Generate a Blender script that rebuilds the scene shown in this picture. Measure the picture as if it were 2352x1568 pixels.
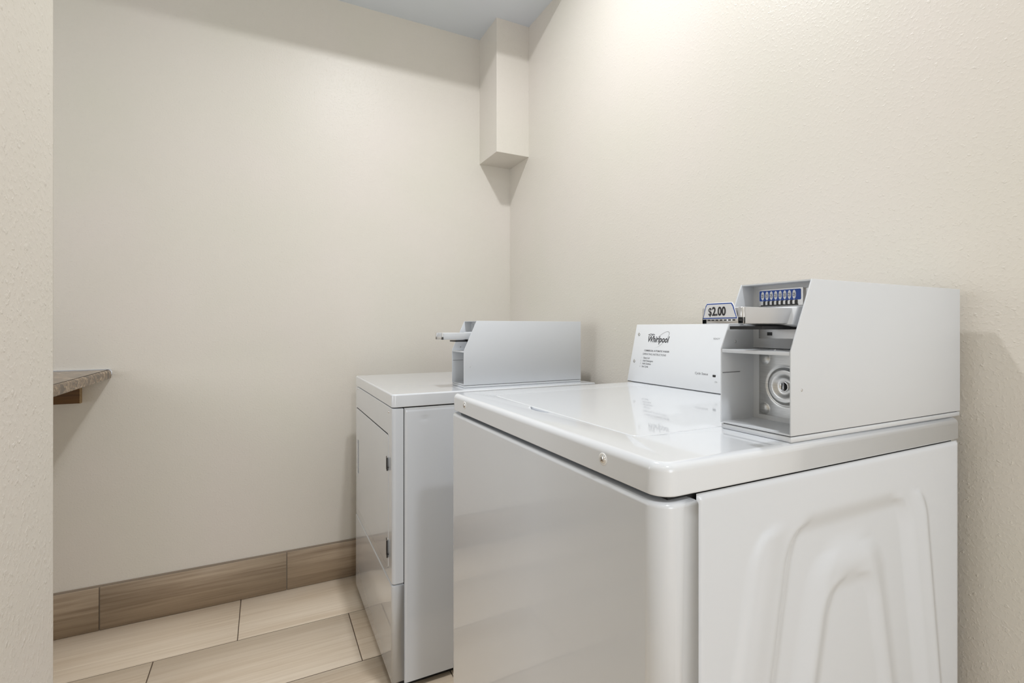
import bpy, bmesh, math, random
from mathutils import Vector, Matrix

random.seed(4)
S = bpy.context.scene
C = S.collection
for o in list(bpy.data.objects):
    bpy.data.objects.remove(o)

# ------------------------------------------------------------------ camera
F_PX = 1134.1
cam = bpy.data.objects.new('camera', bpy.data.cameras.new('camera'))
C.objects.link(cam)
cam.data.sensor_width = 36.0
cam.data.lens = F_PX / 2352.0 * 36.0
cam.data.shift_y = -(784.0 - 752.6) / 2352.0
cam.data.clip_start = 0.02
cam.location = (-1.0984, -2.2179, 1.0672)
cam.rotation_euler = (math.radians(90), 0, math.radians(-26.6))
S.camera = cam

# ------------------------------------------------------------------ world, lights, exposure
w = bpy.data.worlds.new('world'); S.world = w; w.use_nodes = True
w.node_tree.nodes['Background'].inputs[0].default_value = (0.80, 0.88, 1.0, 1)
w.node_tree.nodes['Background'].inputs[1].default_value = 0.5
S.view_settings.view_transform = 'Standard'
S.view_settings.look = 'None'
S.view_settings.gamma = 1.0
S.view_settings.use_curve_mapping = False
S.view_settings.exposure = -0.06

LAMP = (-0.65, -1.05, 2.658)
def light(name, kind, loc, energy, color, rot=(0, 0, 0), **kw):
    d = bpy.data.lights.new(name, kind)
    d.energy = energy; d.color = color
    for k, v in kw.items(): setattr(d, k, v)
    o = bpy.data.objects.new(name, d); C.objects.link(o)
    o.location = loc; o.rotation_euler = rot
    return o
light('downlight', 'AREA', LAMP, 15.0, (0.95, 0.97, 1.0), shape='DISK', size=0.085, spread=math.radians(164))
light('rear_fill', 'AREA', (-0.65, -4.96, 1.05), 20.0, (0.93, 0.965, 1.0),
      rot=(math.radians(90), 0, 0), shape='RECTANGLE', size=1.1, size_y=1.7)  # soft fill added behind the camera to brighten the near-facing sides
light('second_downlight', 'AREA', (-0.79, -3.0, 2.655), 15.0, (0.94, 0.965, 1.0), shape='DISK', size=0.16, spread=math.radians(165))

light('side_fill', 'AREA', (-3.17, -0.80, 1.3), 17.0, (0.93, 0.965, 1.0),
      rot=(0, math.radians(-90), 0), shape='RECTANGLE', size=1.6, size_y=1.1)  # soft fill added at the left to lift the machine fronts

# ------------------------------------------------------------------ materials
def mat(name, color, rough=0.5, metal=0.0, coat=0.0, spec=0.5):
    m = bpy.data.materials.new(name); m.use_nodes = True
    b = m.node_tree.nodes['Principled BSDF']
    b.inputs['Base Color'].default_value = (*color, 1)
    b.inputs['Roughness'].default_value = rough
    b.inputs['Metallic'].default_value = metal
    b.inputs['Coat Weight'].default_value = coat
    b.inputs['Coat Roughness'].default_value = 0.08
    b.inputs['Specular IOR Level'].default_value = spec
    return m
def nodes(m): return m.node_tree.nodes, m.node_tree.links, m.node_tree.nodes['Principled BSDF']
def ramp(N, stops):
    r = N.new('ShaderNodeValToRGB'); e = r.color_ramp.elements
    while len(e) < len(stops): e.new(0.5)
    for i, (p, c) in enumerate(stops):
        e[i].position = p; e[i].color = (*c, 1) if len(c) == 3 else c
    return r

def wall_paint(name, color, bump=0.35, rough=0.42):
    m = mat(name, color, rough, spec=0.45)
    N, L, B = nodes(m)
    tc = N.new('ShaderNodeTexCoord')
    n1 = N.new('ShaderNodeTexNoise'); n1.inputs['Scale'].default_value = 150; n1.inputs['Detail'].default_value = 3
    n2 = N.new('ShaderNodeTexNoise'); n2.inputs['Scale'].default_value = 105; n2.inputs['Detail'].default_value = 2
    for n in (n1, n2): L.new(tc.outputs['Object'], n.inputs['Vector'])
    r1 = ramp(N, [(0.50, (0, 0, 0)), (0.74, (1, 1, 1))])
    r2 = ramp(N, [(0.64, (0, 0, 0)), (0.74, (1, 1, 1))])
    L.new(n1.outputs['Fac'], r1.inputs[0]); L.new(n2.outputs['Fac'], r2.inputs[0])
    mx = N.new('ShaderNodeMath'); mx.operation = 'MULTIPLY_ADD'; mx.inputs[1].default_value = 1.6
    L.new(r2.outputs[0], mx.inputs[0]); L.new(r1.outputs[0], mx.inputs[2])
    bp = N.new('ShaderNodeBump'); bp.inputs['Strength'].default_value = bump; bp.inputs['Distance'].default_value = 0.0010
    L.new(mx.outputs[0], bp.inputs['Height']); L.new(bp.outputs[0], B.inputs['Normal'])
    # very faint unevenness of the paint
    n3 = N.new('ShaderNodeTexNoise'); n3.inputs['Scale'].default_value = 2.2; n3.inputs['Detail'].default_value = 2
    L.new(tc.outputs['Object'], n3.inputs['Vector'])
    c = color
    r3 = ramp(N, [(0.3, (c[0]*0.975, c[1]*0.985, c[2]*0.965)), (0.7, (c[0]*1.015, c[1]*1.0, c[2]*1.015))])
    L.new(n3.outputs['Fac'], r3.inputs[0]); L.new(r3.outputs[0], B.inputs['Base Color'])
    return m

def tile_mat(name, dark, light_, rough=0.38):
    m = mat(name, light_, rough, spec=0.4)
    N, L, B = nodes(m)
    tc = N.new('ShaderNodeTexCoord'); oi = N.new('ShaderNodeObjectInfo')
    off = N.new('ShaderNodeVectorMath'); off.operation = 'ADD'
    mul = N.new('ShaderNodeMath'); mul.operation = 'MULTIPLY'; mul.inputs[1].default_value = 37.0
    cb = N.new('ShaderNodeCombineXYZ')
    L.new(oi.outputs['Random'], mul.inputs[0]); L.new(mul.outputs[0], cb.inputs[1]); L.new(mul.outputs[0], cb.inputs[2])
    L.new(tc.outputs['Object'], off.inputs[0]); L.new(cb.outputs[0], off.inputs[1])
    mp = N.new('ShaderNodeMapping'); mp.inputs['Scale'].default_value = (1.6, 60, 60)
    L.new(off.outputs[0], mp.inputs['Vector'])
    n = N.new('ShaderNodeTexNoise'); n.inputs['Scale'].default_value = 1.6; n.inputs['Detail'].default_value = 6; n.inputs['Roughness'].default_value = 0.62
    L.new(mp.outputs[0], n.inputs['Vector'])
    mp2 = N.new('ShaderNodeMapping'); mp2.inputs['Scale'].default_value = (1.0, 9, 9)
    L.new(off.outputs[0], mp2.inputs['Vector'])
    n2 = N.new('ShaderNodeTexNoise'); n2.inputs['Scale'].default_value = 1.3; n2.inputs['Detail'].default_value = 3
    L.new(mp2.outputs[0], n2.inputs['Vector'])
    av = N.new('ShaderNodeMath'); av.operation = 'MULTIPLY_ADD'; av.inputs[1].default_value = 0.6
    L.new(n.outputs['Fac'], av.inputs[0])
    m2 = N.new('ShaderNodeMath'); m2.operation = 'MULTIPLY'; m2.inputs[1].default_value = 0.4
    L.new(n2.outputs['Fac'], m2.inputs[0]); L.new(m2.outputs[0], av.inputs[2])
    r = ramp(N, [(0.33, dark), (0.50, tuple((a*0.4+b*0.6) for a, b in zip(dark, light_))), (0.66, light_)])
    L.new(av.outputs[0], r.inputs[0]); L.new(r.outputs[0], B.inputs['Base Color'])
    bp = N.new('ShaderNodeBump'); bp.inputs['Strength'].default_value = 0.12; bp.inputs['Distance'].default_value = 0.001
    L.new(n.outputs['Fac'], bp.inputs['Height']); L.new(bp.outputs[0], B.inputs['Normal'])
    return m

def enamel(name, color, rough=0.22, coat=0.85):
    m = mat(name, color, rough, coat=coat)
    m.node_tree.nodes['Principled BSDF'].inputs['Coat Roughness'].default_value = 0.035
    N, L, B = nodes(m)
    tc = N.new('ShaderNodeTexCoord')
    n = N.new('ShaderNodeTexNoise'); n.inputs['Scale'].default_value = 420; n.inputs['Detail'].default_value = 2
    L.new(tc.outputs['Object'], n.inputs['Vector'])
    bp = N.new('ShaderNodeBump'); bp.inputs['Strength'].default_value = 0.04; bp.inputs['Distance'].default_value = 0.0002
    L.new(n.outputs['Fac'], bp.inputs['Height']); L.new(bp.outputs[0], B.inputs['Normal'])
    n2 = N.new('ShaderNodeTexNoise'); n2.inputs['Scale'].default_value = 9
    L.new(tc.outputs['Object'], n2.inputs['Vector'])
    r = ramp(N, [(0.2, (rough*0.97,)*3), (0.8, (rough*1.03,)*3)])
    L.new(n2.outputs['Fac'], r.inputs[0]); L.new(r.outputs[0], B.inputs['Roughness'])
    return m

def brushed(name, color, rough=0.34):
    m = mat(name, color, rough, metal=1.0)
    N, L, B = nodes(m)
    tc = N.new('ShaderNodeTexCoord'); mp = N.new('ShaderNodeMapping'); mp.inputs['Scale'].default_value = (1, 14, 260)
    n = N.new('ShaderNodeTexNoise'); n.inputs['Scale'].default_value = 3; n.inputs['Detail'].default_value = 3
    L.new(tc.outputs['Object'], mp.inputs[0]); L.new(mp.outputs[0], n.inputs['Vector'])
    r = ramp(N, [(0.3, tuple(c*0.88 for c in color)), (0.7, tuple(min(1, c*1.08) for c in color))])
    L.new(n.outputs['Fac'], r.inputs[0]); L.new(r.outputs[0], B.inputs['Base Color'])
    return m

def granite(name):
    m = mat(name, (0.3, 0.22, 0.15), 0.22, spec=0.6)
    N, L, B = nodes(m)
    tc = N.new('ShaderNodeTexCoord')
    d = N.new('ShaderNodeTexNoise'); d.inputs['Scale'].default_value = 12; d.inputs['Detail'].default_value = 3
    L.new(tc.outputs['Object'], d.inputs['Vector'])
    ad = N.new('ShaderNodeMixRGB'); ad.blend_type = 'ADD'; ad.inputs[0].default_value = 0.25
    L.new(tc.outputs['Object'], ad.inputs[1]); L.new(d.outputs['Color'], ad.inputs[2])
    n = N.new('ShaderNodeTexNoise'); n.inputs['Scale'].default_value = 34; n.inputs['Detail'].default_value = 5; n.inputs['Roughness'].default_value = 0.6
    L.new(ad.outputs[0], n.inputs['Vector'])
    r = ramp(N, [(0.32, (0.05, 0.028, 0.012)), (0.46, (0.15, 0.095, 0.05)), (0.56, (0.27, 0.185, 0.11)), (0.68, (0.56, 0.43, 0.29))])
    L.new(n.outputs['Fac'], r.inputs[0]); L.new(r.outputs[0], B.inputs['Base Color'])
    return m

def wood(name, a, b):
    m = mat(name, a, 0.55)
    N, L, B = nodes(m)
    tc = N.new('ShaderNodeTexCoord'); mp = N.new('ShaderNodeMapping'); mp.inputs['Scale'].default_value = (3, 60, 60)
    n = N.new('ShaderNodeTexNoise'); n.inputs['Scale'].default_value = 2; n.inputs['Detail'].default_value = 4
    L.new(tc.outputs['Object'], mp.inputs[0]); L.new(mp.outputs[0], n.inputs['Vector'])
    r = ramp(N, [(0.35, a), (0.65, b)])
    L.new(n.outputs['Fac'], r.inputs[0]); L.new(r.outputs[0], B.inputs['Base Color'])
    return m

M = dict(
    wall=wall_paint('wall_paint', (0.725, 0.685, 0.615), bump=0.3, rough=0.42),
    ceil=wall_paint('ceiling_paint', (0.70, 0.745, 0.79), bump=0.05, rough=0.6),
    tile=tile_mat('floor_tile_glaze', (0.70, 0.56, 0.41), (0.90, 0.775, 0.62)),
    base=tile_mat('baseboard_tile_glaze', (0.28, 0.205, 0.14), (0.54, 0.43, 0.315), 0.45),
    grout=mat('grout', (0.14, 0.10, 0.07), 0.9),
    caulk=mat('caulk', (0.33, 0.27, 0.21), 0.8),
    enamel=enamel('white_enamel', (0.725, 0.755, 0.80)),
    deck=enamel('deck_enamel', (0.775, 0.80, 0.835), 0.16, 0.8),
    box=enamel('powder_coat', (0.675, 0.695, 0.72), 0.38, 0.0),
    inner=mat('inner_sheet', (0.66, 0.67, 0.68), 0.42),
    panel=enamel('console_enamel', (0.78, 0.795, 0.81), 0.3, 0.2),
    gap=mat('dark_gap', (0.03, 0.03, 0.03), 0.8),  # near-black; as gap filler it stands in for the shade there
    steel=brushed('brushed_steel', (0.60, 0.60, 0.59)),
    chrome=mat('chrome', (0.78, 0.78, 0.78), 0.12, metal=1.0),
    zinc=mat('cast_zinc', (0.66, 0.66, 0.66), 0.30, metal=0.75),
    slide=mat('slide_metal', (0.56, 0.56, 0.565), 0.42, metal=0.25),
    ink=mat('black_ink', (0.025, 0.025, 0.03), 0.6),
    greyink=mat('grey_ink', (0.16, 0.16, 0.17), 0.6),
    paleink=mat('pale_ink', (0.36, 0.36, 0.37), 0.6),
    blue=mat('blue_print', (0.005, 0.065, 0.38), 0.4),
    white=mat('white_print', (0.86, 0.88, 0.92), 0.4),
    black=mat('black_plastic', (0.015, 0.015, 0.015), 0.4),
    handle=mat('grey_plastic', (0.40, 0.43, 0.45), 0.35),
    granite=granite('granite'),
    wood=wood('cleat_wood', (0.085, 0.035, 0.006), (0.15, 0.07, 0.015)),
    woodend=wood('cleat_end', (0.34, 0.22, 0.10), (0.45, 0.31, 0.16)),
    porcelain=mat('porcelain', (0.85, 0.84, 0.82), 0.25),
)

# ------------------------------------------------------------------ helpers
def thing(name, label, cat, loc, group=None):
    o = bpy.data.objects.new(name, None); C.objects.link(o)
    o.location = loc; o['label'] = label; o['category'] = cat
    o.empty_display_size = 0.1
    if group: o['group'] = group
    return o
def origin(p):
    v = Vector((0, 0, 0))
    while p is not None:
        v += p.location; p = p.parent
    return v
def obj(name, bm, m, parent=None, label=None, wn=False, loc=None):
    """world-space bmesh -> one linked mesh object; loc sets its own origin"""
    me = bpy.data.meshes.new(name)
    bm.to_mesh(me); bm.free()
    base = origin(parent); own = Vector(loc) if loc is not None else base
    me.transform(Matrix.Translation(-own))
    me.materials.append(m)
    o = bpy.data.objects.new(name, me); C.objects.link(o)
    o.parent = parent; o.location = own - base
    if label: o['label'] = label
    if wn:
        mod = o.modifiers.new('wn', 'WEIGHTED_NORMAL'); mod.keep_sharp = True
    return o
def struct(name, bm, m, parent=None, **k):
    o = obj(name, bm, m, parent, **k)
    if parent is None: o['kind'] = 'structure'
    return o
def add_box(bm, x0, x1, y0, y1, z0, z1, smooth=False):
    v = [bm.verts.new(p) for p in ((x0,y0,z0),(x1,y0,z0),(x1,y1,z0),(x0,y1,z0),(x0,y0,z1),(x1,y0,z1),(x1,y1,z1),(x0,y1,z1))]
    fs = [bm.faces.new([v[i] for i in q]) for q in ((3,2,1,0),(4,5,6,7),(0,1,5,4),(1,2,6,5),(2,3,7,6),(3,0,4,7))]
    for f in fs: f.smooth = smooth
    return v, fs
def bx(x0, x1, y0, y1, z0, z1):
    bm = bmesh.new(); add_box(bm, min(x0,x1), max(x0,x1), min(y0,y1), max(y0,y1), z0, z1); return bm
def rbox(x0, x1, y0, y1, z0, z1, rv=0.0, rt=0.0, rb=0.0, sv=6, st=3, corners='all'):
    """box with vertical edges rounded by rv and top / bottom rims by rt / rb"""
    bm = bmesh.new(); add_box(bm, x0, x1, y0, y1, z0, z1)
    if rv:
        es = [e for e in bm.edges if abs(e.verts[0].co.z - e.verts[1].co.z) > 1e-6]
        if corners == 'front': es = [e for e in es if abs(e.verts[0].co.x - x0) < 1e-6]
        bmesh.ops.bevel(bm, geom=es, offset=rv, segments=sv, profile=0.5, affect='EDGES')
    for z, r in ((z1, rt), (z0, rb)):
        if r:
            es = [e for e in bm.edges if abs(e.verts[0].co.z-z) < 1e-6 and abs(e.verts[1].co.z-z) < 1e-6
                  and len(e.link_faces) == 2 and any(abs(f.normal.z) < 0.5 for f in e.link_faces)]
            bm.normal_update()
            es = [e for e in bm.edges if abs(e.verts[0].co.z-z) < 1e-6 and abs(e.verts[1].co.z-z) < 1e-6
                  and len(e.link_faces) == 2 and min(abs(f.normal.z) for f in e.link_faces) < 0.5]
            bmesh.ops.bevel(bm, geom=es, offset=r, segments=st, profile=0.5, affect='EDGES')
    for f in bm.faces: f.smooth = True
    return bm
def bev(bm, r, seg=2):
    bmesh.ops.bevel(bm, geom=list(bm.edges), offset=r, segments=seg, profile=0.5, affect='EDGES')
    for f in bm.faces: f.smooth = True
    return bm
def prism(poly, axis, a, b):
    """extrude a polygon along an axis. axis y: poly of (x,z); axis x: poly of (y,z); axis z: (x,y)"""
    bm = bmesh.new()
    def P(u, v, t): return {'y': (u, t, v), 'x': (t, u, v), 'z': (u, v, t)}[axis]
    A = [bm.verts.new(P(u, v, a)) for u, v in poly]; B = [bm.verts.new(P(u, v, b)) for u, v in poly]
    n = len(poly)
    bm.faces.new(A); bm.faces.new(B[::-1])
    for i in range(n): bm.faces.new((A[i], B[i], B[(i+1) % n], A[(i+1) % n]))
    bmesh.ops.recalc_face_normals(bm, faces=bm.faces)
    return bm
def lathe(profile, origin_, axis, seg=24):
    """profile (r, h) revolved about axis vector through origin"""
    bm = bmesh.new(); ax = Vector(axis).normalized()
    u = ax.orthogonal().normalized(); v = ax.cross(u); O = Vector(origin_)
    rings = []
    for r, h in profile:
        if r < 1e-7: rings.append([bm.verts.new(O + ax*h)])
        else: rings.append([bm.verts.new(O + ax*h + (u*math.cos(2*math.pi*i/seg) + v*math.sin(2*math.pi*i/seg))*r) for i in range(seg)])
    for A, B in zip(rings, rings[1:]):
        for i in range(seg):
            j = (i+1) % seg
            if len(A) == 1: bm.faces.new((A[0], B[i], B[j]))
            elif len(B) == 1: bm.faces.new((A[i], A[j], B[0]))
            else: bm.faces.new((A[i], A[j], B[j], B[i]))
    bmesh.ops.recalc_face_normals(bm, faces=bm.faces)
    for f in bm.faces: f.smooth = True
    return bm
def dome(at, axis, r, h, seg=20):
    p = [(r, 0), (r, h*0.25)] + [(r*math.cos(t), h*0.25 + h*0.75*math.sin(t)) for t in (0.3, 0.6, 0.9, 1.2)] + [(0, h)]
    return lathe(p, at, axis, seg)
def join(bms):
    out = bmesh.new(); 
    for b in bms:
        me = bpy.data.meshes.new('t'); b.to_mesh(me); b.free(); out.from_mesh(me); bpy.data.meshes.remove(me)
    return out
def text_bm(s, size, o, right, up, shear=0.0, offset=0.0, xs=1.0, align='LEFT', depth=0.0003, space=1.0):
    """text as mesh, laid in the plane spanned by right / up at point o"""
    cu = bpy.data.curves.new('t', 'FONT'); cu.body = s; cu.size = size; cu.shear = shear
    cu.offset = offset; cu.align_x = align; cu.space_character = space; cu.extrude = 0.0; cu.resolution_u = 4
    t = bpy.data.objects.new('t', cu); C.objects.link(t)
    bpy.context.view_layer.update()
    me = bpy.data.meshes.new_from_object(t.evaluated_get(bpy.context.evaluated_depsgraph_get()))
    bpy.data.objects.remove(t); bpy.data.curves.remove(cu)
    bm = bmesh.new(); bm.from_mesh(me); bpy.data.meshes.remove(me)
    R = Vector(right).normalized(); U = Vector(up).normalized(); N = R.cross(U)
    for v in bm.verts: v.co = Vector(o) + R*(v.co.x*xs) + U*v.co.y + N*depth
    bm.normal_update()
    for f in bm.faces:
        if f.normal.dot(N) < 0: f.normal_flip()
    return bm
def ss(a, b, x):
    t = max(0.0, min(1.0, (x-a)/(b-a))); return t*t*(3-2*t)
def grid(nx, ny, fn):
    bm = bmesh.new()
    V = [[bm.verts.new(fn(i/nx, j/ny)) for j in range(ny+1)] for i in range(nx+1)]
    for i in range(nx):
        for j in range(ny):
            bm.faces.new((V[i][j], V[i+1][j], V[i+1][j+1], V[i][j+1])).smooth = True
    return bm
def rrect(x0, x1, y0, y1, r, n=6):
    pts = []
    for cx, cy, a in ((x1-r, y1-r, 0), (x0+r, y1-r, 90), (x0+r, y0+r, 180), (x1-r, y0+r, 270)):
        for k in range(n+1):
            t = math.radians(a + 90*k/n); pts.append((cx + r*math.cos(t), cy + r*math.sin(t)))
    return pts

# ------------------------------------------------------------------ the room
XL = -3.25          # left wall of the laundry nook
HC, HS = 2.68, 2.465  # high ceiling, soffit over the far end
YB = -5.0           # wall behind the camera
XW = -1.312; YW = -1.482   # near left wall: face and free end
struct('floor', bx(XL-.1, .1, YB-.1, .1, -0.12, -0.0015), M['grout'])
floor = bpy.data.objects['floor']
tile_rows = [(-0.001, -0.2885)] + [(-0.2915 - .2955*k, -0.5837 - .2955*k) for k in range(16)]
tiles = {}
for r, (ya, yb) in enumerate(tile_rows):
    x = (-1.183 if r % 2 == 0 else -1.419) + 0.6*3
    while x > XL - 0.6:
        xa, xb = x - 0.6 + .0027, x - .0005
        x -= 0.6
        xa, xb = max(xa, XL), min(xb, 0)
        if xb - xa < 0.02: continue
        if yb < YW - .3 and xb < XW - .15: continue
        key = (round(xb-xa, 3), round(ya-yb, 3))
        cx, cy = (xa+xb)/2, (ya+yb)/2
        if key not in tiles:
            hx, hy = key[0]/2, key[1]/2
            t = obj('tile', rbox(cx-hx, cx+hx, cy-hy, cy+hy, -0.008, 0.0, rt=0.0012, st=1), M['tile'], floor, loc=(cx, cy, 0))
            tiles[key] = t.data
        else:
            t = bpy.data.objects.new('tile', tiles[key]); C.objects.link(t); t.parent = floor; t.location = (cx, cy, 0)
# fill tiles to the right where the row start leaves a strip
struct('wall_back', bx(XL-.1, .1, 0, .1, -0.1, HC+.1), M['wall'])
struct('wall_right', bx(0, .1, YB, 0, -0.1, HC+.1), M['wall'])
struct('wall_left', join([bx(XL-.1, XL, -.25, 0, -0.1, HC+.1), bx(XL-.1, XL, YW-.12, -1.35, -.1, HC+.1),
                          bx(XL-.1, XL, -1.35, -.25, -.1, .70), bx(XL-.1, XL, -1.35, -.25, 2.30, HC+.1)]), M['wall'])
struct('added_window_2', join([bx(XL-.09, XL-.03, -1.35, -1.30, .70, 2.30), bx(XL-.09, XL-.03, -.30, -.25, .70, 2.30),
                         bx(XL-.09, XL-.03, -1.30, -.30, .70, .75), bx(XL-.09, XL-.03, -1.30, -.30, 2.25, 2.30)]), M['porcelain'])  # unseen window frame, added to go with the side fill
bm = rbox(XW-.13, XW, YB, YW, -0.1, HC+.1, rv=0.006, sv=4)
struct('wall_near', bm, M['wall'], wn=True)
struct('wall_front', bx(XL, XW-.13, YW-.12, YW, -0.1, HC+.1), M['wall'])
wr = join([bx(XW-.13, -1.25, YB-.1, YB, -.1, HC+.1), bx(-0.05, .1, YB-.1, YB, -.1, HC+.1),
           bx(-1.25, -.05, YB-.1, YB, 2.5, HC+.1), bx(-1.25, -.05, YB-.1, YB, -.1, 0.4)])
struct('wall_rear', wr, M['wall'])
fr = join([bx(-1.25, -1.20, YB-.09, YB-.03, .4, 2.5), bx(-.10, -.05, YB-.09, YB-.03, .4, 2.5),
           bx(-1.20, -.10, YB-.09, YB-.03, .4, .45), bx(-1.20, -.10, YB-.09, YB-.03, 2.45, 2.5)])
struct('added_window_1', fr, M['porcelain'])  # unseen window frame, added to go with the rear fill
struct('ceiling', join([bx(XL-.1, .1, YB-.1, .1, HC, HC+.1)]), M['ceil'])
# soffit: lower ceiling over the far end of the nook, edge casts the straight shadow
sof = join([bx(XL-.1, .05, -0.58, .05, HS, HC+.02)])
struct('trim_1', sof, M['ceil'])
# boxed-in chase in the corner
chase = rbox(-0.164, 0.02, -0.198, 0.02, 1.862, HC, rb=0.0)
ch = struct('trim_2', bev(bx(-0.164, 0.02, -0.198, 0.02, 1.861, HC), 0.0018, 2), M['wall'], wn=True)
chase.free()

# baseboard of brown plank tiles with joints at the measured places
bb = bpy.data.objects.new('baseboard_back', None)
bb = struct('baseboard_back', bx(XL, 0, -0.0035, 0.0, 0.0, 0.1575), M['caulk'])
for xa, xb in ((XL, -2.822), (-2.818, -2.222), (-2.218, -1.622), (-1.618, -1.020), (-1.016, -0.42), (-0.416, 0.0)):
    obj('tile', rbox(xa, xb, -0.0105, -0.0034, 0.0015, 0.1515, rt=0.0015, st=2), M['base'], bb, loc=((xa+xb)/2, -0.007, 0.07))

# ------------------------------------------------------------------ ceiling lamp (out of frame, it lights the nook)
lx, ly, lz = LAMP
lamp = thing('ceiling_lamp', 'round white recessed downlight in the high ceiling above the washer and dryer', 'lamp', (lx, ly, HC))
obj('lamp_trim', lathe([(.085, 0), (.085, -.006), (.075, -.010), (.052, -.010), (.048, -.004), (.048, 0)], (lx, ly, HC), (0, 0, 1), 40), M['porcelain'], lamp)
obj('lens', lathe([(0, -.014), (.047, -.014), (.047, 0), (0, 0)], (lx, ly, HC), (0, 0, 1), 40), M['porcelain'], lamp)
cl = thing('ceiling_lamp', 'wide white recessed downlight in the ceiling behind the camera', 'lamp', (-.79, -3.0, HC))
obj('lamp_trim', lathe([(.12, 0), (.12, -.006), (.11, -.010), (.092, -.010), (.088, -.004), (.088, 0)], (-.79, -3.0, HC), (0, 0, 1), 40), M['porcelain'], cl)
obj('lens', lathe([(0, -.014), (.087, -.014), (.087, 0), (0, 0)], (-.79, -3.0, HC), (0, 0, 1), 40), M['porcelain'], cl)

# ------------------------------------------------------------------ granite folding counter on the left
ct = thing('folding_counter', 'brown granite counter on a wooden wall cleat, at the left edge', 'counter', (-1.97, -0.7, 0.887))
obj('countertop', rbox(XL, -1.588, -1.30, -0.0005, 0.887, 0.918, rv=0.004, rt=0.009, rb=0.004, sv=2, st=4), M['granite'], ct, wn=True)
obj('cleat', bev(bx(XL, -1.671, -0.022, -0.0005, 0.806, 0.8868), 0.001, 1), M['wood'], ct, label='wooden cleat under the counter')
obj('cleat', bev(bx(XL, XL+.022, -1.25, -0.03, 0.806, 0.8868), 0.001, 1), M['wood'], ct)
obj('caulk_bead', rbox(XL, -1.5858, -0.0035, -0.0003, 0.900, 0.9203, rt=0.010, st=4), M['white'], ct)
obj('cleat_end', bx(-1.6709, -1.6695, -0.0225, -0.0005, 0.8055, 0.8868), M['woodend'], ct, label='pale end of the cleat')  # thin end sheet in a paler brown than the cleat

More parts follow.
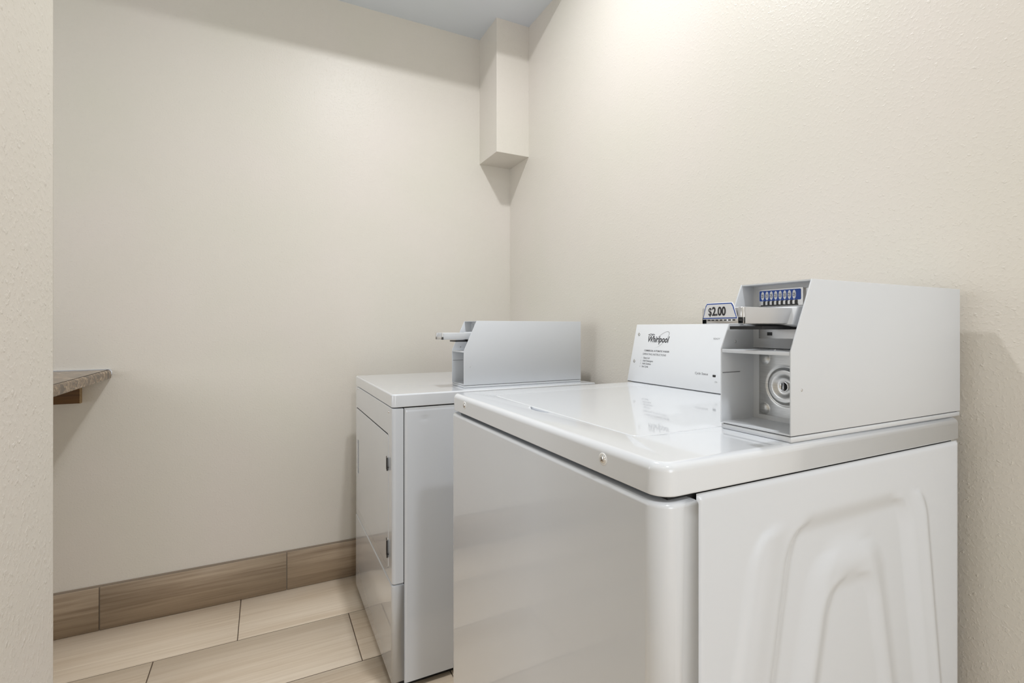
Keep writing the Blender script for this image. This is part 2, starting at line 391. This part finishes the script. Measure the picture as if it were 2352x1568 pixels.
# ------------------------------------------------------------------ coin box (shared by both machines)
def coin_box(root, dx, dy, z_base, tag):
    """meter case as a part with sub-parts. dx,dy shift from the washer's; z_base = deck height"""
    x0, xt, xb = -0.483+dx, -0.4385+dx, -0.030+dx
    y0, y1 = -1.804+dy, -1.692+dy
    dz = z_base - 0.916
    zb, zk, zt = 0.9248+dz, 1.0362+dz, 1.1335+dz
    t = 0.0022
    prof = [(x0, zb), (xb, zb), (xb, zt), (xt, zt), (x0, zk)]
    parts = [bev(prism(prof, 'y', y0, y0+t), 0.0007, 2), bev(prism(prof, 'y', y1-t, y1), 0.0007, 2),
             bx(xt+.0005, xb, y0+t*.6, y1-t*.6, zt-t, zt-.0002), bx(xb-t, xb, y0+t, y1-t, zb, zt-t),
             bx(x0+.0005, xb-t, y0+t, y1-t, zb, zb+t)]                       # shell
    case = obj('coin_box', join(parts), M['box'], root)
    xp = -0.412+dx                                                          # inner face plates
    # plinth
    obj('plinth', bev(bx(x0+.001, xb, y0+.0006, y1-.0006, z_base+.0004, zb-.0014), 0.0006, 1), M['box'], case)
    obj('plinth_gap', bx(x0+.003, xb-.004, y0+.003, y1-.003, zb-.0014, zb), M['gap'], case)
    # shelf with rolled lip between the two compartments
    obj('shelf', join([bev(bx(x0+.0008, xp, y0+t, y1-t, zk-.0035, zk-.0008), .0009, 2), bev(bx(x0+.0004, x0+.004, y0+t, y1-t, zk-.006, zk-.0006), .0009, 2)]), M['box'], case)
    # lower lip and frame around the vault door
    obj('vault_frame', join([bx(xp, xp+.004, y1-.012, y1-t, zb+t, zk-.0035), bx(xp, xp+.004, y0+.006, y1-.012, zb+t, zb+.009),
                             bx(xp, xp+.004, y0+t, y0+.006, zb+t, zk-.0035), bx(xp, xp+.004, y0+.006, y1-.012, zk-.0065, zk-.0035)]), M['inner'], case)
    # vault door: pressed steel with dished ring and two bosses
    yc, zc, ya, yb, za, zb2 = y0+.058, 0.9805+dz, y0+.005, y1-.011, zb+.008, zk-.0055
    bosses = [(yb-.0095, zb2-.0105), (yb-.0095, za+.0105), (ya+.0095, zb2-.0105), (ya+.0095, za+.0105)]
    def f(u, v):
        y = ya + (yb-ya)*u; z = za + (zb2-za)*v; r = math.hypot(y-yc, z-zc)
        h = 0.0
        h += .0035*(1-ss(.024, .0275, r)) - .0012*math.exp(-((r-.0285)/.0018)**2)       # raised disc in a groove
        h -= .0035*(1-ss(.0105, .019, r))*1.0                                           # dish
        for by, bz in bosses:
            rb = math.hypot(y-by, z-bz)
            if rb < .0085: h += .0028*math.sqrt(max(0, 1-(rb/.0082)**2)) if rb < .0082 else 0
        return (xp+.0012-h, y, z)
    obj('vault_door', grid(90, 96, f), M['steel'], case, label='pressed steel vault door with a round dish')
    obj('lock', lathe([(.0078, 0), (.0078, .0035), (.0068, .0042), (.0062, .0036), (.0055, .0030), (0, .0030)], (xp+.0012, yc, zc), (-1, 0, 0), 28), M['chrome'], case)
    obj('keyhole', join([bx(xp-.0030, xp-.0018, yc-.0022, yc-.0002, zc-.0052, zc+.0052), bx(xp-.0024, xp-.0018, yc+.0016, yc+.0034, zc-.0042, zc+.0042)]), M['black'], case)
    # upper face plate with a window
    wz0, wz1 = 1.051+dz, 1.1245+dz
    wy0, wy1 = y0+.010, y1-.0115
    obj('face_plate', join([bx(xp, xp+.003, wy1, y1-t, zk, zt-t), bx(xp, xp+.003, y0+t, wy0, zk, zt-t),
                            bx(xp, xp+.003, wy0, wy1, zk, wz0), bx(xp, xp+.003, wy0, wy1, wz1, zt-t)]), M['inner'], case)
    obj('meter_plate', bx(xp+.003, xp+.005, wy0-.003, wy1+.003, wz0-.003, wz1+.003), M['zinc'] if tag else M['inner'], case)
    xm = xp+.003
    # coin slide: chute housing, tray, and end block
    sy0, sy1 = y0+.020, y1-.0245
    zs0, zs1 = 1.0705+dz, 1.0955+dz
    obj('slide_housing', bev(prism([(xm, zs0-.004), (xm, zs1+.0035), (xm-.006, zs1+.0030), (xp-.0345, zs1+.001), (xp-.047, zs0+.001), (xp-.030, zs0-.0015)], 'y', sy0-.0045, sy1+.0045), .0012, 2), M['box'], case)
    obj('slide_tray', bev(bx(-0.546+dx, xp-.02, sy0+.002, sy1-.002, zs0+.0022, zs1-.001), .0012, 2), M['slide'] if tag else M['box'], case)
    obj('slide_base', bx(xp-.09, xp, sy0+.008, sy1-.008, zs0-.0055, zs0-.001), M['black'], case)  # black puts the shade under the slide into the colour
    obj('slide_end', join([bev(bx(-0.5485+dx, -0.5445+dx, sy0, sy1, zs0+.0018, zs0+.0115), .001, 1),
                           bev(bx(-0.5485+dx, -0.5445+dx, sy0, sy0+.009, zs0+.0018, zs1-.001), .001, 1),
                           bev(bx(-0.5485+dx, -0.5445+dx, sy1-.009, sy1, zs0+.0018, zs1-.001), .001, 1)]), M['zinc'], case)
    if tag:
        # coin label: blue strip, eight pale ovals, and the slots under them
        ly0, ly1, lz0, lz1 = y0+.0320, y0+.0975, 1.1080+dz, 1.1235+dz
        xl = xp-.0015
        obj('label_backing', join([bx(xl, xm+.002, ly0-.003, ly1+.003, lz0-.008, lz1+.0018)]), M['zinc'], case)
        obj('coin_label', prism(rrect(ly0, ly1, lz0, lz1, .0015), 'x', xl-.0006, xl), M['blue'], case, label='blue coin label')
        ov, dg, sl, pn = [], [], [], []
        for k in range(8):
            yy = ly1 - .0055 - k*.0072; zz = (lz0+lz1)/2
            pts = [(yy + .0027*math.cos(a), zz + .0066*math.sin(a)) for a in [2*math.pi*i/16 for i in range(16)]]
            ov.append(prism(pts, 'x', xl-.0009, xl-.0006))
            dg.append(text_bm('25', .0068, (xl-.0009, yy, zz-.0024), (0, -1, 0), (0, 0, 1), xs=.62, align='CENTER', offset=.00008))
            sl.append(bx(xl-.0006, xl, yy-.0046, yy-.0012, lz0-.0078, lz0-.0001))
            pn.append(bx(xl-.0012, xl-.0002, yy-.0010, yy+.0024, lz0-.0060, lz0-.0010))
        obj('coin_ovals', join(ov), M['white'], case); obj('coin_numerals', join(dg), M['greyink'], case)
        obj('coin_slots', join(sl + [bx(xl-.0004, xl, ly0+.004, ly1-.002, lz0-.0078, lz0-.0062)]), M['black'], case); obj('coin_pins', join(pn), M['zinc'], case)
        # price tag: white trapezoid with a blue border
        xt_ = -0.5487+dx; ty0, ty1 = sy0+.0085, sy1-.0035; tz0, tz1 = 1.0795+dz, 1.1003+dz
        def trap(m): return [(ty0+m, tz0+m), (ty1-m, tz0+m), (ty1-.0045-m*.7, tz1-.0035-m), (ty1-.007-m*.5, tz1-m), (ty0+.0085+m*.5, tz1-m), (ty0+.006+m*.7, tz1-.0035-m)]
        obj('price_tag', bev(prism(trap(-.0009), 'x', xt_, xt_-.0012), .0004, 1), M['white'], case, label='white price tag with a blue border')
        obj('price_border', prism(trap(0), 'x', xt_-.0012, xt_-.0015), M['blue'], case)
        obj('price_field', prism(trap(.0014), 'x', xt_-.0014, xt_-.0018), M['white'], case)
        def fit(t_, size, y_, width, off):
            b0 = text_bm(t_, size, (0, 0, 0), (0, -1, 0), (0, 0, 1), offset=off)
            ys_ = [v.co.y for v in b0.verts]; k_ = width/(max(ys_)-min(ys_)); o_ = max(ys_)*k_; b0.free()
            return text_bm(t_, size, (xt_-.0018, y_-o_, tz0+.0045), (0, -1, 0), (0, 0, 1), offset=off, xs=k_)
        obj('price_lettering', join([fit('$', .0150, ty1-.0098, .0056, .00022), fit('2.00', .0162, ty1-.0160, .0224, .00050)]), M['ink'], case)
        obj('slide_serration', join([bx(xt_-.0004, xt_+.001, ty0+.004+k*.0068, ty0+.008+k*.0068, zs0+.0062, zs0+.0078) for k in range(7)]), M['black'], case)
        obj('end_slot', bx(xt_-.0003, xt_+.001, sy0+.0005, sy0+.0065, zs0+.0055, zs0+.0085), M['black'], case)
        obj('meter_hole', bx(xm-.0006, xm+.001, y1-.032, y1-.024, 1.0555+dz, 1.0605+dz), M['black'], case)
    # seam on the far inner wall, screws
    obj('seam', bx(x0+.002, x0+.040, y1-t-.0005, y1-t+.0002, zb+.0745, zb+.0755), M['greyink'], case)
    obj('screw', dome((-0.461+dx, y0, 0.9845+dz), (0, -1, 0), .0020, .0008, 12), M['zinc'], case)
    obj('screw', dome((x0+.030, y1-t, zk+.010), (0, -1, 0), .0020, .0014, 12), M['zinc'], case)
    obj('screw', dome((x0+.030, (y0+y1)/2-.012, zk-.0008), (0, 0, 1), .0018, .0016, 12), M['zinc'], case)
    return case

def boolean_cut(o, cutters):
    """apply difference booleans, baking the result into the mesh"""
    cs = []
    for bm in cutters:
        me = bpy.data.meshes.new('c'); bm.to_mesh(me); bm.free()
        c = bpy.data.objects.new('c', me); C.objects.link(c); cs.append(c)
        md = o.modifiers.new('b', 'BOOLEAN'); md.operation = 'DIFFERENCE'; md.solver = 'EXACT'; md.object = c
    bpy.context.view_layer.update()
    me = bpy.data.meshes.new_from_object(o.evaluated_get(bpy.context.evaluated_depsgraph_get()))
    for md in list(o.modifiers): o.modifiers.remove(md)
    o.data = me
    for c in cs: bpy.data.objects.remove(c)

# ------------------------------------------------------------------ washing machine
WX0, WX1, WY0, WY1 = -0.7093, -0.046, -1.8074, -1.124
ZD, ZL = 0.916, 0.878
ws = thing('washing_machine', 'white coin-operated top-loading washing machine with an angled lettered console, nearest the camera', 'washing machine', (-0.375, -1.466, 0))
# cabinet core (dark in the gaps)
obj('chassis', bx(WX0+.02, -.040, WY0+.012, WY1-.012, 0.03, ZL+.02), M['gap'], ws)
# wrap-around front panel
obj('front_panel', rbox(WX0-.002, -0.6545, WY0-.0008, WY1+.002, 0.02, ZL-.0065, rv=.026, rt=.006, sv=8, st=4, corners='front'), M['enamel'], ws, wn=True)
# near side panel with pressed relief
def trapz(x, z, xl, xr, sl, sr, top, soft):
    """1 inside a trapezoid whose legs splay downwards, with a soft rounded boundary"""
    d = top - z
    a = (x - (xl - sl*d)); b = ((xr + sr*d) - x)
    r = .05                                              # round the two upper corners
    if d < r:
        k = math.sqrt(max(0, r*r - (r-max(d, 0))**2)); c = r - k
        a -= c*.55; b -= c*.55
    return ss(-soft/2, soft/2, a)*ss(-soft/2, soft/2, b)*ss(-soft/2, soft/2, d)
def press(x, z):
    h = 0.0
    fade = ss(.10, .16, z)
    rib = trapz(x, z, -.556, -.155, .21, .15, .812, .018)
    rec = trapz(x, z, -.480, -.207, .20, .17, .805, .034)
    arc = trapz(x, z, -.418, -.283, .24, .20, .755, .050)
    inn = trapz(x, z, -.398, -.296, .235, .21, .712, .036)
    h += .0040*rib*(1-trapz(x, z, -.500, -.185, .21, .17, .86, .05))
    h -= .0075*rec
    h += .0065*arc*rec
    h -= .0055*inn
    return h*fade
SX0, SX1 = -0.6520, -0.040
def side(u, v):
    x = SX0 + (SX1-SX0)*u; z = 0.02 + (ZL-.0028-0.02)*v
    e = min(x-SX0, ZL-.0028-z, SX1-x)
    y = WY0 + .0008 - press(x, z) + .004*(1-ss(0, .0045, e))
    return (x, y, z)
obj('side_panel', grid(180, 230, side), M['enamel'], ws, label='pressed side panel with a raised arch')
obj('side_panel', rbox(SX0, SX1, WY1-.014, WY1+.002, .02, ZL-.003, rt=.003), M['enamel'], ws, label='plain side panel facing the dryer')
obj('kick_plate', bx(WX0+.03, -.05, WY0+.02, WY1-.02, 0, .04), M['gap'], ws)
# deck
deck = obj('deck', rbox(WX0, WX1, WY0, WY1, ZL, ZD, rv=.024, rt=.010, rb=.0025, sv=8, st=5, corners='front'), M['deck'], ws)
LX0, LX1, LY0, LY1 = -0.640, -0.185, -1.686, -1.206
nb = lathe([(0, -.004), (.034, -.004), (.036, -.001), (.038, .004), (0, .004)], (LX0-.003, -1.425, ZD-.0015), (0, 0, 1), 32)
for v in nb.verts: v.co.x = (LX0-.001) + (v.co.x-(LX0-.003))*.42
for v in nb.verts: v.co.y = -1.425 + (v.co.y+1.425)*1.15
boolean_cut(deck, [prism(rrect(LX0, LX1, LY0, LY1, .018), 'z', ZD-.008, ZD+.02), nb])
for f in deck.data.polygons: f.use_smooth = True
md = deck.modifiers.new('wn', 'WEIGHTED_NORMAL')
deck.data.set_sharp_from_angle(angle=math.radians(35)) if hasattr(deck.data, 'set_sharp_from_angle') else None
lid = prism(rrect(LX0+.0018, LX1-.0018, LY0+.0018, LY1-.0018, .017), 'z', ZD-.0079, ZD+.0003)
bmesh.ops.bevel(lid, geom=[e for e in lid.edges if all(abs(v.co.z-(ZD+.0003)) < 1e-6 for v in e.verts)], offset=.002, segments=3, profile=.5, affect='EDGES')
for f in lid.faces: f.smooth = True
obj('lid', lid, M['deck'], ws, wn=True)
for y in (-1.2105, -1.7025):
    sc = obj('deck_screw', dome((WX0, y, .8985), (-1, 0, 0), .0058, .0032), M['chrome'], ws)
    obj('washer_ring', lathe([(.0080, 0), (.0080, .0008), (.0055, .0010), (.0055, 0)], (WX0, y, .8985), (-1, 0, 0), 24), M['porcelain'], sc)
# console with slanted face
PX0, PX1, PZ0, PZ1 = -0.176, -0.1405, ZD+.0015, 1.0765
PYL, PYR = -1.1075, -1.6905
con = obj('control_panel', bev(prism([(PX0, PZ0), (-.05, PZ0), (-.05, PZ1-.004), (PX1+.004, PZ1), (PX1, PZ1)], 'y', PYR, PYL), .0014, 2), M['panel'], ws)
obj('console_gap', bx(PX0+.002, -.055, PYR+.001, PYL-.001, ZD-.0002, PZ0), M['gap'], con)
up = Vector((PX1-PX0, 0, PZ1-PZ0)); L_ = up.length; up.normalize()
def pp(y, z): k = (z-PZ0)/(PZ1-PZ0); return (PX0 + (PX1-PX0)*k, y, z)
RT = (0, -1, 0)
def ptext(name, s, y, z, size, m, **k):
    o = obj(name, text_bm(s, size, pp(y, z), RT, up, **k), M[m], con); return o
ptext('logo_lettering', 'Whirlpool', -1.163, 1.0285, .0235, 'ink', shear=.22, offset=.00050, xs=.80)
ptext('logo_mark', '<CW>', -1.163, 1.0455, .0080, 'ink', offset=.0002, xs=1.1)
# swoosh
sw = bmesh.new(); pts = []
for i in range(41):
    a = math.radians(-150 + 300*i/40)
    u = .034*math.cos(a); v = .0125*math.sin(a); th = math.radians(38)
    pts.append((u*math.cos(th)-v*math.sin(th), u*math.sin(th)+v*math.cos(th), .0009*math.sin(math.pi*i/40)))
prev = None
c0 = Vector(pp(-1.213, 1.0345)); R = Vector(RT); Nn = R.cross(up)
for i, (u, v, wd) in enumerate(pts):
    n = Vector((u, v, 0)).normalized()
    a = sw.verts.new(c0 + R*(u+n.x*wd) + up*(v+n.y*wd) + Nn*.0002); b = sw.verts.new(c0 + R*(u-n.x*wd) + up*(v-n.y*wd) + Nn*.0002)
    if prev: sw.faces.new((prev[0], a, b, prev[1]))
    prev = (a, b)
obj('logo_swoosh', sw, M['paleink'], con)
ptext('heading_lettering', 'COMMERCIAL AUTOMATIC WASHER', -1.157, 1.0025, .0066, 'greyink', offset=.00012, xs=.86)
ptext('heading_lettering', 'OPERATING INSTRUCTIONS', -1.153, .9925, .0076, 'greyink', xs=.92)
for k, s in enumerate(('Open Lid', 'Add Detergent', 'Add Clothes', 'Set Cycle')):
    z = .9825 - k*.0078
    ptext('step_number', '%d' % (k+1), -1.149+.0028*k*0, z, .0058, 'paleink')
    ptext('step_lettering', s, -1.158, z, .0066, 'greyink', offset=.00008)
ptext('status_lettering', 'Cycle Status', -1.347, .9555, .0080, 'greyink')
ptext('mark_lettering', 'READY', -1.386, 1.0395, .0062, 'paleink')
ptext('mark_lettering', 'On', -1.409, .9405, .0058, 'paleink')
p = pp(-1.405, .9555); obj('indicator', bev(bx(p[0]-.0012, p[0]+.001, p[1]-.0042, p[1]+.0042, p[2]-.0026, p[2]+.0026), .0006, 1), M['black'], con)
for y, z in ((-1.1255, 1.049), (-1.1245, .974)):
    sc = obj('console_screw', dome(pp(y, z), tuple(-Nn) if Nn.x > 0 else tuple(Nn), .0046, .0020, 16), M['steel'], con)
coin_box(ws, 0, 0, ZD, True)

# ------------------------------------------------------------------ dryer
DX0, DX1, DY0, DY1 = -0.7665, -0.045, -0.7765, -0.134
DZ, DL = 0.8725, 0.8325
dr = thing('clothes_dryer', 'white coin-operated front-loading clothes dryer with a hinged door, in the corner by the back wall', 'dryer', (-0.40, -0.455, 0))
obj('chassis', bx(DX0+.02, DX1, DY0+.012, DY1-.012, .02, DL+.02), M['gap'], dr)
ddk = obj('top_panel', rbox(DX0-.001, DX1, DY0-.001, DY1, DL+.0015, DZ, rv=.012, rt=.005, rb=.002, sv=5, corners='front'), M['deck'], dr, wn=True)
# upper front frame with a door opening
fo = obj('front_panel', rbox(DX0, -.7335, DY0, DY1, .3165, DL-.0015, rv=.010, rt=.003, rb=.003, sv=5, corners='front'), M['enamel'], dr)
DOY0, DOY1, DOZ0, DOZ1 = -.729, -.156, .345, .749
boolean_cut(fo, [prism(rrect(DOY0, DOY1, DOZ0, DOZ1, .012), 'x', DX0-.01, DX0+.012)])
for f in fo.data.polygons: f.use_smooth = True
fo.data.set_sharp_from_angle(angle=math.radians(35))
fo.modifiers.new('wn', 'WEIGHTED_NORMAL').keep_sharp = True
door = prism(rrect(DOY0+.0015, DOY1-.0015, DOZ0+.0015, DOZ1-.0040, .011), 'x', DX0-.0012, DX0+.0118)
bmesh.ops.bevel(door, geom=[e for e in door.edges if all(abs(v.co.x-(DX0-.0012)) < 1e-6 for v in e.verts)], offset=.002, segments=3, profile=.5, affect='EDGES')
do = obj('door', door, M['enamel'], dr)
boolean_cut(do, [rbox(DX0-.02, DX0+.009, -.212, -.188, .492, .624, rv=.003)])
for f in do.data.polygons: f.use_smooth = True
do.data.set_sharp_from_angle(angle=math.radians(35))
do.modifiers.new('wn', 'WEIGHTED_NORMAL').keep_sharp = True
obj('door_handle', bx(DX0+.0045, DX0+.009, -.2118, -.1882, .4922, .6238), M['handle'], do, label='grey recessed door pull')
obj('door_gap_shade', join([bx(DX0+.0006, DX0+.0115, DOY0+.006, DOY1-.006, DOZ1-.0040, DOZ1-.0002), bx(DX0+.004, DX0+.0115, DOY0+.0002, DOY0+.0014, DOZ0+.01, DOZ1-.01)]), M['gap'], dr)  # dark strips laid in the door recess in place of its shade
for z0, z1 in ((.640, .679), (.380, .432)):
    h = obj('hinge', join([bx(DX0-.0024, DX0, -.7265, -.712, z0, z1), lathe([(0, z0), (.0026, z0), (.0026, z1), (0, z1)], (DX0-.0035, -.7285, 0), (0, 0, 1), 10)]), M['chrome'], dr)
    obj('hinge_pin', join([bx(DX0-.0032, DX0-.0008, -.7125, -.7095, z0, z1), bx(DX0-.0066, DX0-.0030, -.7315, -.7300, z0, z1), bx(DX0-.0068, DX0-.0005, -.7312, -.7262, z0+.008, z0+.010)]), M['black'], h)
obj('service_panel', rbox(DX0-.001, -.7315, DY0+.001, DY1, .03, .3140, rv=.010, rt=.004, sv=5, corners='front'), M['enamel'], dr, wn=True)
def dside(u, v):
    x = -.7305 + (DX1+.7305)*u; z = .02 + (DL-.002-.02)*v
    e = min(x+.7305, DL-.002-z)
    bumpy = .002*math.exp(-((x+.668)/.014)**2 - ((z-.795)/.004)**2)
    return (x, DY0+.0008 + .003*(1-ss(0, .004, e)) + bumpy, z)
obj('side_panel', grid(140, 120, dside), M['enamel'], dr)
obj('side_panel', rbox(-.7305, DX1, DY1-.012, DY1, .02, DL-.003), M['enamel'], dr)
for y, z in ((-.734, .8165), (-.186, .8255)):
    obj('panel_screw', dome((DX0, y, z), (-1, 0, 0), .0042, .0030, 16), M['chrome'], dr)
obj('kick_plate', bx(DX0+.03, DX1-.01, DY0+.02, DY1-.02, 0, .04), M['gap'], dr)
coin_box(dr, -0.0427, 1.0763, DZ, False)
